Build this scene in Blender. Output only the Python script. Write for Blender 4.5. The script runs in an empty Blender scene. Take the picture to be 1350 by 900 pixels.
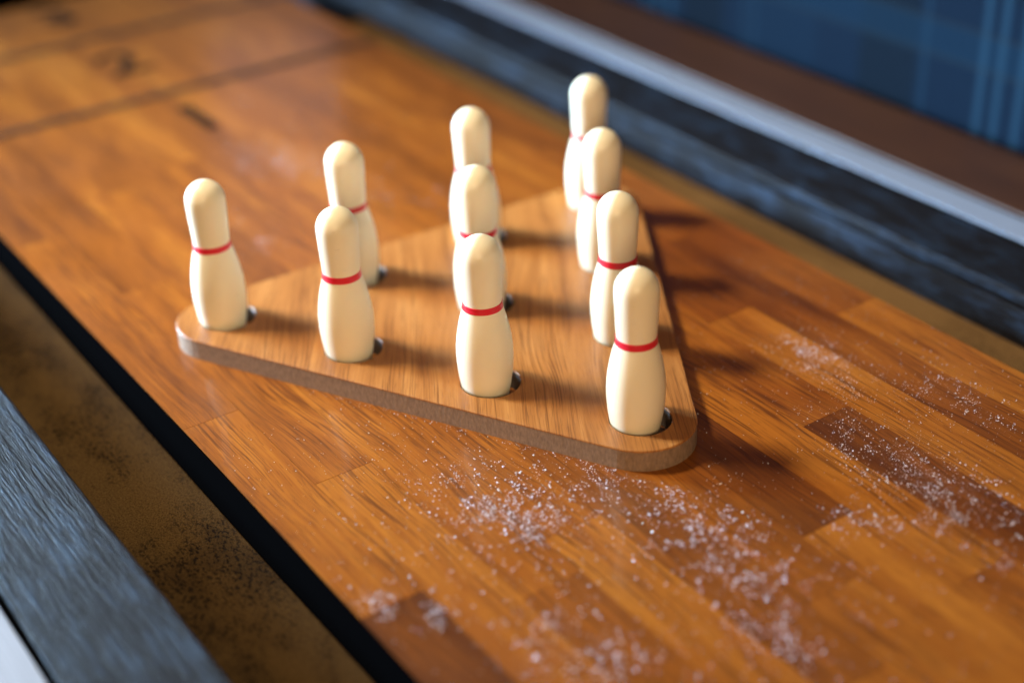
import bpy, bmesh, math, random
from mathutils import Vector, Matrix, Euler

# ---------------------------------------------------------------- scale: 1 unit of layout = 0.1 m
S = 0.1
ANG = math.radians(-28.0)                 # direction of the lane in the world
ca, sa = math.cos(ANG), math.sin(ANG)
T = 0.14                                  # thickness of the pin tray (tray top is z = 0)

scene = bpy.context.scene
col = scene.collection

# ---------------------------------------------------------------- camera
yaw, pitch, roll = -0.499, 0.530, -0.042
fw = Vector((math.sin(yaw)*math.cos(pitch), math.cos(yaw)*math.cos(pitch), -math.sin(pitch)))
r0 = Vector((math.cos(yaw), -math.sin(yaw), 0))
u0 = r0.cross(fw)
r1 = r0*math.cos(roll) + u0*math.sin(roll)
u1 = -r0*math.sin(roll) + u0*math.cos(roll)
cam = bpy.data.cameras.new('camera')
cam.sensor_width = 36.0
cam.lens = 2021.35/1350*36
cam.clip_start = 0.01
cam.clip_end = 50
CAM = Vector((5.993, -6.972, 4.983))
co = bpy.data.objects.new('camera', cam)
m = Matrix((r1, u1, -fw)).transposed().to_4x4()
m.translation = CAM*S
co.matrix_world = m
col.objects.link(co)
scene.camera = co
cam.dof.use_dof = True
cam.dof.focus_distance = (Vector((2.6, 0.0, 0.2)) - CAM).dot(fw)*S
cam.dof.aperture_fstop = 1.95
cam.dof.aperture_blades = 0

# ---------------------------------------------------------------- ambient room light
world = bpy.data.worlds.new('World')
scene.world = world
world.use_nodes = True
bg = world.node_tree.nodes['Background']
bg.inputs['Color'].default_value = (1.0, 0.63, 0.33, 1)
bg.inputs['Strength'].default_value = 0.165

# ---------------------------------------------------------------- lamps of the room, plus an added fill
def area(name, loc, target, size, size_y, power, color, shape='RECTANGLE'):
    l = bpy.data.lights.new(name, 'AREA')
    l.shape = shape
    l.size = size*S
    l.size_y = size_y*S
    l.energy = power
    l.color = color
    o = bpy.data.objects.new(name, l)
    o.location = Vector(loc)*S
    d = (Vector(target) - Vector(loc))
    o.rotation_euler = d.to_track_quat('-Z', 'Y').to_euler()
    col.objects.link(o)
    return o
def uvw(u, v, z):
    return (u*ca - v*sa, u*sa + v*ca, z)
# main lamp, up on the left: casts the shadows of the pins
key = area('ceiling_lamp', (-9.8, -1.6, 16.0), (0.2, 1.5, 0), 3.6, 3.6, 5.0, (1.0, 0.85, 0.62), 'DISK')
key.data.spread = math.radians(51)        # narrow beam, shaped so light falls off towards the corners
# cool daylight: a low window on the left, and the brighter end of the room beyond the table
win = area('window_light', (-22, 0.0, 4.0), (1.8, 1.4, 0.5), 7, 4, 29, (0.48, 0.73, 1.0))
win.data.spread = math.radians(48)        # beam narrowed onto the pins to keep daylight off the corners
area('far_window_light', uvw(-26, 24, 14), uvw(0, 4, 0), 26, 8, 4.6, (0.45, 0.66, 1.0))
# added warm fill from the viewer's side, no lamp known there
wfill = area('warm_fill', uvw(20, -12, 9), uvw(1, 1, 0), 7, 7, 4.4, (1.0, 0.66, 0.36), 'DISK')
wfill.data.spread = math.radians(70)

scene.view_settings.view_transform = 'Standard'
scene.view_settings.look = 'None'
scene.view_settings.gamma = 1
scene.view_settings.use_curve_mapping = False
scene.view_settings.exposure = -0.08
scene.render.engine = 'CYCLES'

# ================================================================ helpers
def tag(o, label=None, cat=None, group=None, kind=None):
    if label: o['label'] = label
    if cat: o['category'] = cat
    if group: o['group'] = group
    if kind: o['kind'] = kind
    return o

def empty(name, loc=(0, 0, 0), rz=0, parent=None):
    o = bpy.data.objects.new(name, None)
    o.empty_display_size = 0.02
    o.location = loc
    o.rotation_euler = (0, 0, rz)
    col.objects.link(o)
    o.parent = parent
    return o

def link_mesh(name, me, mat, parent=None, loc=(0, 0, 0), smooth=False):
    o = bpy.data.objects.new(name, me)
    if mat and not me.materials:
        me.materials.append(mat)
    if smooth:
        for p in me.polygons: p.use_smooth = True
    o.location = loc
    col.objects.link(o)
    o.parent = parent
    return o

def from_bm(name, bm):
    bmesh.ops.recalc_face_normals(bm, faces=bm.faces)
    me = bpy.data.meshes.new(name)
    bm.to_mesh(me)
    bm.free()
    return me

def box_bm(x0, x1, y0, y1, z0, z1, bev=0.0, seg=1, only_top=False):
    bm = bmesh.new()
    bmesh.ops.create_cube(bm, size=1)
    for v in bm.verts:
        v.co.x = (x0 + x1)/2 + v.co.x*(x1 - x0)
        v.co.y = (y0 + y1)/2 + v.co.y*(y1 - y0)
        v.co.z = (z0 + z1)/2 + v.co.z*(z1 - z0)
    if bev > 0:
        es = [e for e in bm.edges if (not only_top) or all(abs(v.co.z - z1) < 1e-7 for v in e.verts)]
        bmesh.ops.bevel(bm, geom=es, offset=bev, segments=seg, profile=0.5, affect='EDGES')
    return bm

def box(name, dims, mat, parent, bev=0.0, seg=1, only_top=False, origin=None):
    x0, x1, y0, y1, z0, z1 = [d*S for d in dims]
    ox, oy, oz = (Vector(origin)*S) if origin else (0, 0, 0)
    bm = box_bm(x0-ox, x1-ox, y0-oy, y1-oy, z0-oz, z1-oz, bev*S, seg, only_top)
    return link_mesh(name, from_bm(name, bm), mat, parent, (ox, oy, oz))

class NT:
    """small node-tree helper"""
    def __init__(self, name):
        self.mat = bpy.data.materials.new(name)
        self.mat.use_nodes = True
        self.t = self.mat.node_tree
        self.b = self.t.nodes['Principled BSDF']
        self.out = self.t.nodes['Material Output']
    def n(self, typ, **kw):
        nd = self.t.nodes.new(typ)
        for k, v in kw.items(): setattr(nd, k, v)
        return nd
    def l(self, a, b): self.t.links.new(a, b)
    def val(self, sock, v):
        if isinstance(v, bpy.types.NodeSocket): self.l(v, sock)
        else: sock.default_value = v
    def math(self, op, a, b=0.0, c=None, clamp=False):
        nd = self.n('ShaderNodeMath', operation=op); nd.use_clamp = clamp
        self.val(nd.inputs[0], a); self.val(nd.inputs[1], b)
        if c is not None: self.val(nd.inputs[2], c)
        return nd.outputs[0]
    def vmath(self, op, a, b):
        nd = self.n('ShaderNodeVectorMath', operation=op)
        self.val(nd.inputs[0], a); self.val(nd.inputs[1], b)
        return nd.outputs[0]
    def mix(self, fac, a, b, blend='MIX'):
        nd = self.n('ShaderNodeMix', data_type='RGBA', blend_type=blend)
        self.val(nd.inputs[0], fac)
        for s, v in ((nd.inputs[6], a), (nd.inputs[7], b)):
            if isinstance(v, bpy.types.NodeSocket): self.l(v, s)
            else: s.default_value = (*v, 1) if len(v) == 3 else v
        return nd.outputs[2]
    def noise(self, vec, scale=1.0, detail=3.0, rough=0.5, dist=0.0):
        nd = self.n('ShaderNodeTexNoise')
        self.l(vec, nd.inputs['Vector'])
        nd.inputs['Scale'].default_value = scale
        nd.inputs['Detail'].default_value = detail
        nd.inputs['Roughness'].default_value = rough
        nd.inputs['Distortion'].default_value = dist
        return nd.outputs['Fac']
    def ramp(self, fac, stops):
        nd = self.n('ShaderNodeValToRGB')
        el = nd.color_ramp.elements
        while len(el) > 1: el.remove(el[-1])
        el[0].position = stops[0][0]
        el[0].color = stops[0][1] if len(stops[0][1]) == 4 else (*stops[0][1], 1)
        for p, c in stops[1:]:
            e = el.new(p); e.color = c if len(c) == 4 else (*c, 1)
        self.l(fac, nd.inputs[0])
        return nd.outputs[0]
    def smooth(self, v, lo, hi):
        nd = self.n('ShaderNodeMapRange', interpolation_type='SMOOTHSTEP')
        self.val(nd.inputs[0], v)
        nd.inputs[1].default_value = lo; nd.inputs[2].default_value = hi
        nd.inputs[3].default_value = 0; nd.inputs[4].default_value = 1
        return nd.outputs[0]
    def coords(self, scale=10.0, rand=True):
        tc = self.n('ShaderNodeTexCoord')
        v = self.vmath('MULTIPLY', tc.outputs['Object'], (scale,)*3)
        if rand:
            oi = self.n('ShaderNodeObjectInfo')
            cx = self.n('ShaderNodeCombineXYZ')
            for i, k in enumerate((61.0, 37.0, 83.0)):
                self.l(self.math('MULTIPLY', oi.outputs['Random'], k), cx.inputs[i])
            v = self.vmath('ADD', v, cx.outputs[0])
        return v
    def bump(self, h, strength=0.2, dist=0.001):
        nd = self.n('ShaderNodeBump')
        nd.inputs['Strength'].default_value = strength
        nd.inputs['Distance'].default_value = dist
        self.l(h, nd.inputs['Height'])
        self.l(nd.outputs[0], self.b.inputs['Normal'])
    def set(self, **kw):
        for k, v in kw.items():
            s = self.b.inputs[k.replace('_', ' ')]
            if isinstance(v, bpy.types.NodeSocket): self.l(v, s)
            elif isinstance(v, tuple) and len(v) == 3 and s.type == 'RGBA': s.default_value = (*v, 1)
            else: s.default_value = v

def wood(name, light, mid, dark, pore_col, pore=0.8, rough=0.36, coat=0.30, coat_rough=0.09,
         angle=0.0, tone=True, fine=1.0, bump=0.12):
    """open-pored oak: grain runs along local x (turned by angle)"""
    N = NT(name)
    v = N.coords()
    if angle:
        mp = N.n('ShaderNodeMapping'); mp.inputs['Rotation'].default_value = (0, 0, -angle)
        N.l(v, mp.inputs[0]); v = mp.outputs[0]
    # slow waviness across the grain
    w = N.noise(N.vmath('MULTIPLY', v, (0.45, 1.1, 1.0)), 1.0, 2.0)
    cx = N.n('ShaderNodeCombineXYZ')
    N.l(N.math('MULTIPLY', N.math('SUBTRACT', w, 0.5), 0.32), cx.inputs[1])
    vw = N.vmath('ADD', v, cx.outputs[0])
    broad = N.noise(N.vmath('MULTIPLY', vw, (0.5, 5.0*fine, 5.0)), 1.0, 3.0, 0.55)
    fib = N.noise(N.vmath('MULTIPLY', vw, (2.2, 55.0*fine, 55.0)), 1.0, 3.0, 0.6)
    blot = N.noise(N.vmath('MULTIPLY', v, (0.8, 1.6, 1.0)), 1.0, 3.0, 0.6)
    t = N.math('ADD', N.math('MULTIPLY', broad, 0.62), N.math('MULTIPLY', fib, 0.38))
    t = N.math('ADD', N.math('MULTIPLY', t, 0.75), N.math('MULTIPLY', blot, 0.25))
    if tone:
        at = N.n('ShaderNodeAttribute', attribute_type='OBJECT', attribute_name='tone')
        t = N.math('ADD', t, at.outputs['Fac'])
    c = N.ramp(t, [(0.30, light), (0.5, mid), (0.76, dark)])
    # pores: short dark dashes gathered in bands
    po = N.noise(N.vmath('MULTIPLY', vw, (1.9, 88.0*fine, 30.0)), 1.0, 2.0, 0.55)
    band = N.noise(N.vmath('MULTIPLY', vw, (0.45, 3.4*fine, 2.0)), 1.0, 2.0)
    pm = N.math('MULTIPLY', N.smooth(po, 0.50, 0.62), N.smooth(band, 0.36, 0.54))
    c = N.mix(N.math('MULTIPLY', pm, pore), c, pore_col)
    po2 = N.noise(N.vmath('MULTIPLY', vw, (7.0, 120.0*fine, 60.0)), 1.0, 1.0, 0.5)
    c = N.mix(N.math('MULTIPLY', N.smooth(po2, 0.60, 0.66), 0.55*pore), c, pore_col)
    N.set(Base_Color=c, Coat_Weight=coat, Coat_Roughness=coat_rough, Specular_IOR_Level=0.32)
    sm = N.noise(N.vmath('MULTIPLY', v, (1.2, 1.6, 1.0)), 1.0, 4.0, 0.6)
    N.set(Roughness=N.math('ADD', N.math('MULTIPLY', sm, 0.22), rough - 0.11))
    N.bump(N.math('SUBTRACT', N.math('MULTIPLY', fib, 0.3), pm), bump, 0.0004)
    return N.mat

# ================================================================ materials
M = {}
M['plank'] = wood('lane_oak', (0.43, 0.156, 0.018), (0.275, 0.082, 0.009), (0.085, 0.022, 0.0045), (0.085, 0.023, 0.005), pore=0.75)
M['veneer'] = wood('tray_veneer', (0.52, 0.255, 0.078), (0.37, 0.150, 0.036), (0.17, 0.056, 0.012), (0.14, 0.046, 0.010),
                   pore=0.7, rough=0.42, coat=0.12, coat_rough=0.25, angle=math.radians(120), tone=False, fine=1.6)
M['cap'] = wood('brown_cap', (0.088, 0.036, 0.015), (0.058, 0.022, 0.0095), (0.028, 0.010, 0.005), (0.03, 0.012, 0.006),
                pore=0.4, rough=0.5, coat=0.0, tone=False)

N = NT('fibreboard_edge')
v = N.coords(rand=False)
nz = N.noise(N.vmath('MULTIPLY', v, (60, 60, 22)), 1.0, 4.0, 0.7)
N.set(Base_Color=N.ramp(nz, [(0.3, (0.165, 0.104, 0.062)), (0.7, (0.31, 0.205, 0.128))]), Roughness=0.8)
N.bump(nz, 0.3, 0.0004)
M['core'] = N.mat

N = NT('darkened_fibreboard')  # hole walls, darkened in colour so the window brightens them less
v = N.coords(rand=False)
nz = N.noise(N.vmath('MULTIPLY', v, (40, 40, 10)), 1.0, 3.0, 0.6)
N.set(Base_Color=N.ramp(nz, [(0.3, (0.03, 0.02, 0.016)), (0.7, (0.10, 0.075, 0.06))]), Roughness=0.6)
M['hole_dark'] = N.mat

N = NT('black_paint')
N.set(Base_Color=(0.0016, 0.0016, 0.0018), Roughness=0.8)
N.b.inputs['Specular IOR Level'].default_value = 0.0
M['black'] = N.mat

N = NT('ivory_lacquer')
v = N.coords()
nz = N.noise(v, 3.0, 3.0)
c = N.ramp(nz, [(0.3, (0.85, 0.785, 0.59)), (0.7, (0.89, 0.835, 0.66))])
oi = N.n('ShaderNodeObjectInfo')
c = N.mix(N.math('MULTIPLY', oi.outputs['Random'], 0.5), c, (0.86, 0.77, 0.55))
scuff = N.noise(N.vmath('MULTIPLY', v, (9, 9, 26)), 1.0, 4.0, 0.7)
c = N.mix(N.math('MULTIPLY', N.smooth(scuff, 0.66, 0.74), 0.28), c, (0.42, 0.33, 0.20))
lath = N.noise(N.vmath('MULTIPLY', v, (2, 2, 60)), 1.0, 2.0)
N.set(Base_Color=c, Roughness=N.math('ADD', 0.30, N.math('MULTIPLY', nz, 0.18)))
N.bump(N.math('ADD', N.math('MULTIPLY', lath, 0.3), N.math('MULTIPLY', nz, 0.5)), 0.10, 0.0006)
N.b.inputs['Subsurface Weight'].default_value = 0.12
N.b.inputs['Subsurface Radius'].default_value = (0.004, 0.0025, 0.0012)
N.b.inputs['Subsurface Scale'].default_value = 1.0
M['ivory'] = N.mat

N = NT('red_paint')
N.set(Base_Color=(0.68, 0.010, 0.032), Roughness=0.4)
M['red'] = N.mat

def felt(name, c0, c1, worn):
    N = NT(name)
    v = N.coords()
    big = N.noise(N.vmath('MULTIPLY', v, (0.9, 1.9, 1.0)), 1.0, 4.0, 0.65)
    fz = N.noise(v, 90.0, 2.0, 0.7)
    sp = N.noise(N.vmath('MULTIPLY', v, (34, 56, 20)), 1.0, 3.0, 0.65)
    spm = N.math('MULTIPLY', N.smooth(sp, 0.50, 0.60), N.smooth(big, 0.36, 0.60))
    c = N.ramp(fz, [(0.3, c0), (0.7, c1)])
    c = N.mix(N.math('MULTIPLY', N.smooth(big, 0.42, 0.66), 0.6*worn), c, (0.020, 0.010, 0.004))
    c = N.mix(N.math('MULTIPLY', spm, 0.95*worn), c, (0.008, 0.005, 0.003))
    N.set(Base_Color=c, Roughness=0.95, Specular_IOR_Level=0.03)
    N.bump(N.math('SUBTRACT', fz, spm), 0.5, 0.0006)
    return N.mat
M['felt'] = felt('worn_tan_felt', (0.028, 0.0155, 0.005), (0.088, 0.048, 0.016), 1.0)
M['felt_bright'] = felt('brightened_tan_felt', (0.12, 0.068, 0.028), (0.27, 0.165, 0.075), 0.35)  # same felt in a brighter colour, offsets the shadow in the right gutter

N = NT('stained_dark_wood')
v = N.coords()
st = N.noise(N.vmath('MULTIPLY', v, (3.2, 42, 42)), 1.0, 4.0, 0.7)
pt = N.noise(N.vmath('MULTIPLY', v, (2.4, 5.5, 5.0)), 1.0, 5.0, 0.7)
f = N.math('ADD', N.math('MULTIPLY', st, 0.5), N.math('MULTIPLY', pt, 0.5))
c = N.ramp(f, [(0.41, (0.0055, 0.004, 0.004)), (0.50, (0.008, 0.0085, 0.012)), (0.62, (0.023, 0.043, 0.080))])
N.set(Base_Color=c, Roughness=N.math('SUBTRACT', 0.72, N.math('MULTIPLY', pt, 0.35)))
N.b.inputs['Specular IOR Level'].default_value = 0.12
N.bump(st, 0.9, 0.0015)
M['ledge'] = N.mat

N = NT('brushed_aluminium')
v = N.coords()
st = N.noise(N.vmath('MULTIPLY', v, (2.0, 90, 90)), 1.0, 3.0, 0.7)
N.set(Base_Color=N.ramp(st, [(0.3, (0.30, 0.36, 0.48)), (0.7, (0.40, 0.48, 0.62))]), Metallic=0.4, Roughness=0.45)
N.bump(st, 0.25, 0.0003)
M['metal'] = N.mat

N = NT('line_paint')
v = N.coords()
nz = N.noise(N.vmath('MULTIPLY', v, (8, 2, 2)), 1.0, 3.0)
N.set(Base_Color=N.ramp(nz, [(0.3, (0.025, 0.010, 0.003)), (0.7, (0.06, 0.026, 0.007))]), Roughness=0.4)
M['line'] = N.mat
N = NT('numeral_paint')
N.set(Base_Color=(0.030, 0.018, 0.012), Roughness=0.8, Specular_IOR_Level=0.0)
M['numeral'] = N.mat

N = NT('silicone_granules')
v = N.coords(rand=False)
nz = N.noise(v, 25.0, 1.0)
N.set(Base_Color=N.ramp(nz, [(0.3, (0.50, 0.48, 0.56)), (0.7, (0.72, 0.70, 0.78))]), Roughness=0.35)
M['grain'] = N.mat

# woven plaid: x along the bench, z up (local units of 0.1 m)
N = NT('plaid_cloth')
tc = N.n('ShaderNodeTexCoord')
v = N.vmath('MULTIPLY', tc.outputs['Object'], (10, 10, 10))
sx = N.n('ShaderNodeSeparateXYZ'); N.l(v, sx.inputs[0])
def stripe(sock, centre, half, period=4.4, soft=0.03):
    a = N.math('SUBTRACT', sock, centre)
    a = N.math('WRAP', a, period/2, -period/2)
    a = N.math('ABSOLUTE', a)
    return N.math('SUBTRACT', 1.0, N.smooth(a, half - soft, half + soft))
X, Z = sx.outputs[0], sx.outputs[2]
c = (0.008, 0.045, 0.115)
c = N.mix(N.math('MULTIPLY', stripe(X, -0.30, 0.33), 0.9), c, (0.005, 0.022, 0.045))
c = N.mix(N.math('MULTIPLY', stripe(Z, 0.50, 0.16, 1.6), 0.55), c, (0.022, 0.13, 0.26))
c = N.mix(N.math('MULTIPLY', stripe(Z, 1.18, 0.20, 1.6), 0.55), c, (0.005, 0.025, 0.050))
c = N.mix(N.math('MULTIPLY', stripe(X, -1.6, 0.42), 0.35), c, (0.018, 0.10, 0.21))
for k in (0.74, 0.92, 1.14):
    c = N.mix(N.math('MULTIPLY', stripe(X, k, 0.035), 0.75), c, (0.12, 0.32, 0.52))
c = N.mix(N.math('MULTIPLY', stripe(X, -2.75, 0.30), 0.85), c, (0.004, 0.016, 0.034))
for k in (-2.02, -2.16, 0.12):
    c = N.mix(N.math('MULTIPLY', stripe(X, k, 0.025), 0.5), c, (0.08, 0.24, 0.40))
for k in (0.36, 0.66):
    c = N.mix(N.math('MULTIPLY', stripe(Z, k, 0.012, 1.6, 0.012), 0.5), c, (0.14, 0.14, 0.12))
wv = N.noise(N.vmath('MULTIPLY', v, (60, 60, 60)), 1.0, 2.0, 0.6)
c = N.mix(0.35, c, N.mix(wv, (0.004, 0.015, 0.03), (0.03, 0.11, 0.22)))
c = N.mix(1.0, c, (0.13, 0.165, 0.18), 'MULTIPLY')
N.set(Base_Color=c, Roughness=0.9)
N.b.inputs['Specular IOR Level'].default_value = 0.1
N.bump(wv, 0.4, 0.0006)
M['plaid'] = N.mat

N = NT('dark_floor')
v = N.coords()
nz = N.noise(N.vmath('MULTIPLY', v, (0.3, 3, 1)), 1.0, 4.0)
N.set(Base_Color=N.ramp(nz, [(0.3, (0.025, 0.018, 0.014)), (0.7, (0.05, 0.035, 0.025))]), Roughness=0.6)
M['floor'] = N.mat

# ================================================================ the shuffleboard table (local x = along the lane)
table = empty('shuffleboard_table', (0, 0, 0), ANG)
tag(table, 'long wooden shuffleboard table with oak plank lane, felt gutters and dark rails', 'game table')

V0, V1 = -0.715, 3.765                   # lane edges
U0, U1 = -7.95, 8.6                      # lane ends
ZL = -T                                  # lane surface
ZG = -0.48                               # gutter felt
ZR = -0.155                              # rail ledge
GW = 0.725                               # gutter width
NR = 12
PW = (V1 - V0)/NR

lane = box('lane', (U0, U1, V0 + 0.004, V1 - 0.004, ZG - 0.15, ZL - 0.1), M['black'], table)
rnd = random.Random(11)
# joints seen in the picture (row: list of (u, tone of the plank that starts there))
fixed = {
    0: [(-2.2, .02), (0.9, -.02), (3.08, .16), (6.2, 0)],
    1: [(-1.0, .03), (1.9, -.04), (4.6, .06)],
    2: [(-2.7, -.02), (0.2, -.03), (3.45, .02), (6.0, .05)],
    3: [(-1.4, .04), (0.7, .0), (3.115, -.03), (5.6, .05)],
    4: [(-2.9, .0), (-0.3, -.04), (2.33, .07), (4.9, -.02)],
    5: [(-1.8, .03), (1.2, .02), (4.35, -.02)],
    6: [(-3.1, -.02), (0.5, .11), (3.94, -.03), (6.6, .04)],
    7: [(-1.1, .02), (1.0, -.07), (4.7, .0)],
    8: [(-2.4, .04), (0.3, -.05), (3.168, .11), (6.3, .02)],
    9: [(-1.6, .03), (1.885, -.09), (5.6, .03)],
    10: [(-2.8, .0), (0.8, .08), (4.2, .1)],
    11: [(-1.2, .03), (2.315, -.05), (5.3, .0)],
}
for r in range(NR):
    js = [(U0, rnd.uniform(-.03, .06)), (U0 + rnd.uniform(1.2, 2.6), rnd.uniform(-.03, .07))] + fixed[r]
    v0 = V0 + r*PW
    for i, (u, tn) in enumerate(js):
        ue = js[i+1][0] if i + 1 < len(js) else U1
        dz = rnd.uniform(-0.0003, 0.0)
        p = box('plank', (u + .0016, ue - .0016, v0 + .0012, v0 + PW - .0012, ZL - 0.1, ZL + dz),
                M['plank'], lane, bev=0, seg=1, only_top=True, origin=(u, v0 + PW/2, ZL - 0.05))
        p['tone'] = tn*1.5 + rnd.uniform(-.012, .012)
# black faces of the lane
box('lane_edge', (U0, U1, V0 - .010, V0 - .0005, ZG - .15, ZL - .008), M['black'], lane)
box('lane_edge', (U0, U1, V1 + .0005, V1 + .010, ZG - .15, ZL - .008), M['black'], lane)
# painted score lines
for u in (-4.50, -6.44):
    box('score_line', (u - .065, u + .065, V0 + .02, V1 - .02, ZL + .002, ZL + .006), M['line'], lane)
# painted score numerals, read from the player's end
for txt, u in (('1', -3.71), ('2', -5.50), ('3', -7.33)):
    cu = bpy.data.curves.new('numeral', 'FONT')
    cu.body = txt
    cu.size = 0.92*S
    cu.align_x = 'CENTER'; cu.align_y = 'CENTER'
    cu.extrude = 0.0015*S
    cu.offset = 0.015*S
    tmp = bpy.data.objects.new('tmp', cu)
    col.objects.link(tmp)
    bpy.context.view_layer.update()
    me = bpy.data.meshes.new_from_object(tmp.evaluated_get(bpy.context.evaluated_depsgraph_get()))
    bpy.data.objects.remove(tmp)
    me.materials.clear()
    o = link_mesh('numeral', me, M['numeral'], lane, (u*S, 1.51*S, (ZL + .0045)*S))
    o.rotation_euler = (0, 0, math.radians(90))

GE = -6.05                               # felt stops here, the pit begins
for side in (-1, 1):
    e = V0 if side < 0 else V1
    def vv(a, b):
        lo, hi = sorted((e + side*a, e + side*b))
        return lo, hi
    a, b = vv(0.011, GW + .02)
    box('gutter', (GE, U1, a, b, ZG - .06, ZG), M['felt'] if side < 0 else M['felt_bright'], table, bev=.01, only_top=True)
    # rail: ledge, metal strip, brown cap
    rail = empty('side_rail', (0, 0, 0), 0, table)
    a, b = vv(GW, GW + .695)
    if side > 0:                         # inner board and open joint on the far rail
        a += .085
        box('inner_board', (-12, U1, e + GW, e + GW + .022, -1.2, ZR - .055), M['ledge'], rail, bev=.004, only_top=True)
        box('joint', (-12, U1, e + GW + .023, e + GW + .084, -1.2, ZR - .13), M['black'], rail)
    box('ledge', (-12, U1, a, b, -1.2, ZR), M['ledge'], rail, bev=.022, seg=3, only_top=True)
    a, b = vv(GW + .735, GW + 1.02)
    box('metal_strip', (-12, U1, a, b, -0.9, ZR - .001), M['metal'], rail, bev=.003, seg=2, only_top=True)
    a, b = vv(GW + 1.06, GW + 1.93)
    box('cap', (-12, U1, a, b, -1.2, ZR + .015), M['cap'], rail, bev=.02, seg=2, only_top=True)
    for g0, g1 in ((.697, .733), (1.022, 1.058)):
        a, b = vv(GW + g0, GW + g1)
        box('joint', (-12, U1, a, b, -0.8, ZR - .004), M['black'], rail)
    a, b = vv(GW + .60, GW + 1.2)
    box('rail_base', (-12, U1, a, b, -1.25, ZR - .20), M['black'], rail)
# the black box of the cabinet below, with the pit past the end of the lane
cab = box('cabinet', (-12, U1, V0 - GW - 1.9, V1 + GW + 1.9, -6.0, -1.22), M['black'], table)
box('end_wall', (-12.2, -12.0, V0 - GW - 1.9, V1 + GW + 1.9, -6.0, .4), M['black'], table)

# ================================================================ plaid bench back behind the table
bench = empty('plaid_seat_back', uvw(0, 0, 0), ANG)
tag(bench, 'blue plaid upholstered seat back behind the brown edge of the table', 'seat back')
vb = V1 + GW + 2.10
bm = box_bm(-11*S, 9*S, vb*S, (vb + 1.2)*S, -5.7*S, 5.0*S, 0.12*S, 3)
link_mesh('cushion', from_bm('cushion', bm), M['plaid'], bench, (0, 0, 0))
box('plinth', (-11, 9, vb + .1, vb + 1.1, -7.5, -5.7), M['black'], bench)

fl = box('floor', (-30, 30, -30, 30, -7.7, -7.5), M['floor'], None)
tag(fl, 'dark floor under the table', None, kind='structure')
for x in (-10.5, 7.5):
    for y in (V0 - GW - 1.2, V1 + GW + 1.2):
        box('leg', (x - .5, x + .5, y - .5, y + .5, -7.5, -6.0), M['black'], table)

# ================================================================ pin tray
tray = empty('pin_tray', (.03*S, 0, -T*S))
tag(tray, 'flat triangular oak-veneered tray with rounded corners and ten pin holes', 'tray')
H3 = math.sqrt(3)/2
spots = [(i + 0.5*j, j*H3) for j in range(4) for i in range(4 - j)]
RC = 0.335
def outline(rc, seg=14):
    pts = []
    for (cx, cy), a0 in (((0, 0), 150), ((3, 0), 270), ((1.5, 3*H3), 30)):
        for k in range(seg + 1):
            a = math.radians(a0 + 120*k/seg)
            pts.append((cx + rc*math.cos(a), cy + rc*math.sin(a)))
    return pts
HOLE_R = 0.188
HO = (-0.004, 0.010)                        # the pins stand against the near left of their holes
def slab(z0, z1, rc, inset, hr):
    """rounded triangle with ten through holes; edge slightly eased at the top"""
    bm = bmesh.new()
    def ring(pts, z): return [bm.verts.new((x*S, y*S, z*S)) for x, y in pts]
    def circ(c, r, n=40): return [(c[0] + r*math.cos(2*math.pi*k/n), c[1] + r*math.sin(2*math.pi*k/n)) for k in range(n)]
    def wall(a, b):
        n = len(a)
        for k in range(n): bm.faces.new((a[k], a[(k+1) % n], b[(k+1) % n], b[k]))
    lb, lm, lt = ring(outline(rc), z0), ring(outline(rc), z1 - inset), ring(outline(rc - inset), z1)
    wall(lb, lm); wall(lm, lt)
    tops, bots = [lt], [lb]
    for s in spots:
        c = (s[0] + HO[0], s[1] + HO[1])
        b_, m_, t_ = ring(circ(c, hr), z0), ring(circ(c, hr), z1 - inset), ring(circ(c, hr + inset), z1)
        n1 = len(bm.faces)
        wall(b_, m_); wall(m_, t_)
        bm.faces.ensure_lookup_table()
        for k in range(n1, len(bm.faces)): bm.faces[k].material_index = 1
        tops.append(t_); bots.append(b_)
    for loops in (tops, bots):
        es = []
        for L in loops:
            for k in range(len(L)):
                e_ = bm.edges.get((L[k], L[(k+1) % len(L)]))
                es.append(e_)
        bmesh.ops.triangle_fill(bm, use_beauty=True, use_dissolve=False, edges=es)
    return from_bm('slab', bm)
board = slab(0.0, T - .012, RC, .001, HOLE_R)
board.materials.append(M['core']); board.materials.append(M['hole_dark'])
link_mesh('board', board, None, tray)
link_mesh('veneer', slab(T - .0118, T, RC + .0015, .004, HOLE_R - .001), M['veneer'], tray)

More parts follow.
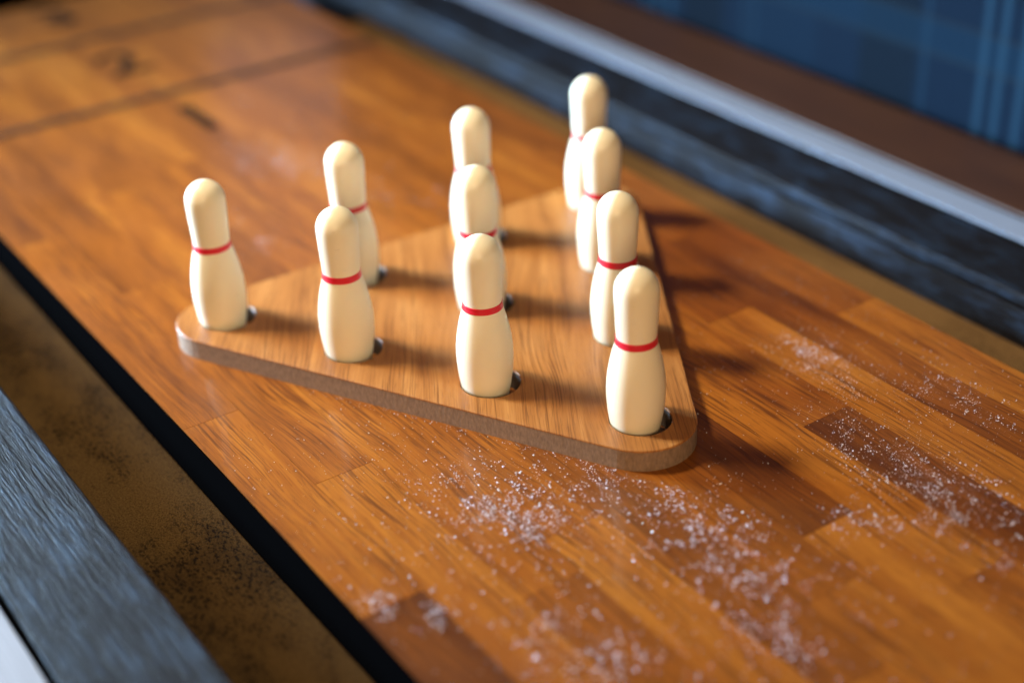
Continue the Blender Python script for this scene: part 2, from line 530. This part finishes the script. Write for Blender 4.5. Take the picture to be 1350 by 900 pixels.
# ================================================================ bowling pins
prof = [(0.0, 0.0), (0.118, 0.0), (0.130, 0.006), (0.136, 0.018), (0.145, 0.075), (0.156, 0.14), (0.1665, 0.21), (0.1735, 0.29), (0.1755, 0.35),
        (0.1735, 0.41), (0.167, 0.47), (0.157, 0.53), (0.1455, 0.585), (0.134, 0.63), (0.1255, 0.66), (0.1205, 0.680), (0.1185, 0.690), (0.1185, 0.705),
        (0.120, 0.73), (0.1225, 0.78), (0.1255, 0.84), (0.1285, 0.90), (0.1305, 0.955), (0.1310, 1.0)]
zt, rh = 1.137, 0.1310
for k in range(1, 12):
    a = math.pi/2*k/12
    prof.append((rh*math.cos(a), 1.0 + (zt - 1.0)*math.sin(a)))
prof.append((0.0, zt))
def lathe(prof, n=64):
    bm = bmesh.new()
    rings = []
    for r, z in prof:
        if r < 1e-6: rings.append([bm.verts.new((0, 0, z*S))])
        else: rings.append([bm.verts.new((r*S*math.cos(2*math.pi*k/n), r*S*math.sin(2*math.pi*k/n), z*S)) for k in range(n)])
    for a, b in zip(rings, rings[1:]):
        for k in range(n):
            k2 = (k + 1) % n
            if len(a) == 1: bm.faces.new((a[0], b[k2], b[k]))
            elif len(b) == 1: bm.faces.new((a[k], a[k2], b[0]))
            else: bm.faces.new((a[k], a[k2], b[k2], b[k]))
    return from_bm('lathe', bm)
body_me = lathe(prof)
bp = [(0.1180, 0.668), (0.1255, 0.669), (0.1240, 0.674), (0.1222, 0.683), (0.1213, 0.695), (0.1217, 0.702), (0.1226, 0.7085), (0.1180, 0.7095)]
ZN = 0.69                                 # the band's own origin sits in the neck
band_me = lathe([(r, z - ZN) for r, z in bp])
labels = [
    'leftmost ivory pin, at the left corner of the tray',
    'second ivory pin from the left in the front row',
    'third ivory pin from the left in the front row',
    'nearest ivory pin, at the right front corner of the tray',
    'ivory pin just behind the second pin of the front row',
    'middle ivory pin of the tray, in the centre of three in line',
    'ivory pin directly behind the nearest corner pin',
    'farthest of the three ivory pins lined up in the middle',
    'ivory pin second from the far corner along the right edge',
    'farthest ivory pin, at the far corner nearest the rail',
]
rnd = random.Random(5)
b0 = n0 = None
for i, s in enumerate(spots):
    pin = empty('bowling_pin', (s[0]*S, s[1]*S, -T*S + 0.00002), rnd.uniform(0, 6.28))
    pin.rotation_euler = (rnd.uniform(-.006, .006), rnd.uniform(-.006, .006), pin.rotation_euler.z)
    tag(pin, labels[i], 'bowling pin', 'ten ivory bowling pins in the triangular tray')
    if i == 0:
        b0 = link_mesh('body', body_me, M['ivory'], pin, smooth=True)
        n0 = link_mesh('neck_band', band_me, M['red'], pin, (0, 0, ZN*S), smooth=True)
    else:
        for src in (b0, n0):
            c_ = src.copy(); col.objects.link(c_); c_.parent = pin
            if src is n0:                # hand-painted bands sit a little differently
                c_.rotation_euler = (rnd.uniform(-.012, .012), rnd.uniform(-.012, .012), 0)
                c_.scale.z = rnd.uniform(.9, 1.08)

# ================================================================ silicone granules strewn on the lane
rnd = random.Random(3)
verts, faces = [], []
def in_tray(x, y):
    # inside the rounded triangle of the tray?
    d = [(-y), (H3*x*1 + 0.5*y - 3*H3), (-H3*x + 0.5*y)]
    return max(d) < RC + .012
def grain(u, v, r, fl=1.0):
    if not (V0 + .01 < v < V1 - .01): return
    x, y = u*ca - v*sa, u*sa + v*ca
    if in_tray(x, y): return
    b = len(verts)
    a0 = rnd.uniform(0, 6.28)
    r *= .74
    sx, sy, sz = [r*rnd.uniform(.6, 1.35) for _ in range(3)]
    sz *= fl
    cz = ZL + sz*.75
    for k in range(4):
        a = a0 + math.pi/2*k + rnd.uniform(-.35, .35)
        verts.append(((x + sx*math.cos(a))*S, (y + sy*math.sin(a))*S, (cz + rnd.uniform(-.3, .3)*sz)*S))
    verts.append(((x + rnd.uniform(-.3, .3)*r)*S, (y + rnd.uniform(-.3, .3)*r)*S, (cz + sz)*S))
    verts.append((x*S, y*S, (cz - sz*.74)*S))
    for k in range(4):
        k2 = (k + 1) % 4
        faces.append((b + k, b + k2, b + 4))
        faces.append((b + k2, b + k, b + 5))
from mathutils import noise as mn
def patch(u, v):
    return 0.5 + 0.5*mn.noise((u*5.0, v*7.0, 3.1)) + 0.30*mn.noise((u*15, v*19, 9.7))
def drift(u, v, su, sv, n, r0, r1, ang=0.0, clump=0.0):
    c, s = math.cos(ang), math.sin(ang)
    i = 0
    while i < n:
        a, b = rnd.gauss(0, su), rnd.gauss(0, sv)
        uu, v_ = u + a*c - b*s, v + a*s + b*c
        i += 1
        if rnd.random() > max(0.0, patch(uu, v_) - 0.22)*1.9: continue
        k = 1
        if rnd.random() < clump: k = rnd.randint(3, 9)
        for _ in range(k):
            grain(uu + rnd.gauss(0, .018)*(k > 1), v_ + rnd.gauss(0, .018)*(k > 1), r0*.55 + (r1 - r0*.55)*rnd.random()**2.2)
# (u, v, spread along, spread across, count, smallest, largest, turn, clumping)
DR = [
    (2.72, 0.42, .17, .17, 620, .004, .010, .5, .22),
    (2.95, 0.42, .12, .10, 260, .004, .010, .5, .35),
    (2.42, 0.42, .22, .20, 220, .003, .007, .2, .05),
    (2.75, 1.00, .16, .28, 330, .003, .008, .9, .10),
    (3.10, 1.20, .22, .25, 300, .003, .008, .4, .10),
    (3.50, 1.15, .20, .14, 260, .004, .010, .2, .30),
    (3.90, 1.06, .28, .13, 300, .004, .010, -.25, .25),
    (4.35, 0.95, .32, .14, 280, .004, .010, -.25, .25),
    (3.65, 2.47, .28, .12, 560, .003, .007, .0, .15),
    (4.10, 2.35, .30, .16, 620, .003, .008, .0, .2),
    (4.04, 1.90, .12, .07, 160, .004, .010, .5, .4),
    (4.50, 2.35, .30, .18, 260, .004, .009, .0, .3),
    (2.56, 2.88, .12, .11, 420, .003, .007, .2, .25),
    (2.85, 2.90, .24, .12, 240, .003, .006, .0, .1),
    (3.10, 2.85, .30, .14, 220, .003, .006, .0, .1),
    (3.60, 3.20, .24, .12, 320, .003, .007, .0, .15),
    (3.04, -0.58, .07, .05, 60, .005, .010, .0, .5),
    (3.29, -0.39, .07, .05, 60, .005, .010, .3, .6),
    (3.72, 0.08, .10, .07, 50, .005, .010, .0, .4),
    (3.85, -0.15, .15, .10, 60, .005, .010, .0, .5),
    (4.15, 0.12, .18, .12, 110, .005, .011, .0, .5),
    (2.05, 0.10, .30, .20, 90, .003, .006, .0, .05),
    (-2.43, 1.63, .28, .16, 700, .003, .007, .3, .2),
    (-1.20, 0.86, .22, .12, 160, .003, .007, .0, .2),
    (-1.20, 2.00, .30, .20, 120, .003, .007, .0, .2),
    (-3.1, 2.3, .50, .35, 300, .003, .006, .0, .1),
]
for d in DR:
    drift(*d[:4], int(d[4]*1.05), *d[5:])
    drift(*d[:2], d[2]*1.15, d[3]*1.15, d[4], .0014, .0034, d[7], 0.0)
    drift(*d[:2], d[2]*1.5, d[3]*1.4, int(d[4]*1.6), .0010, .0022, d[7], 0.0)
for _ in range(1500):
    grain(rnd.uniform(1.2, 5.2), rnd.uniform(V0, V1), rnd.uniform(.002, .006))
for _ in range(700):
    grain(rnd.uniform(2.2, 4.6), rnd.uniform(-.4, 1.6), rnd.uniform(.003, .008))
# swept up against the front edge of the tray
for _ in range(130):
    x = 3.03 - 2.2*rnd.random()**1.6
    y = -RC - .012 - abs(rnd.gauss(0, .02))
    grain(x*ca + y*sa, -x*sa + y*ca, rnd.uniform(.0015, .0055))
me = bpy.data.meshes.new('granules')
me.from_pydata(verts, [], faces)
o = link_mesh('granules', me, M['grain'], None)
tag(o, 'white silicone granules strewn over the oak lane', None, kind='stuff')
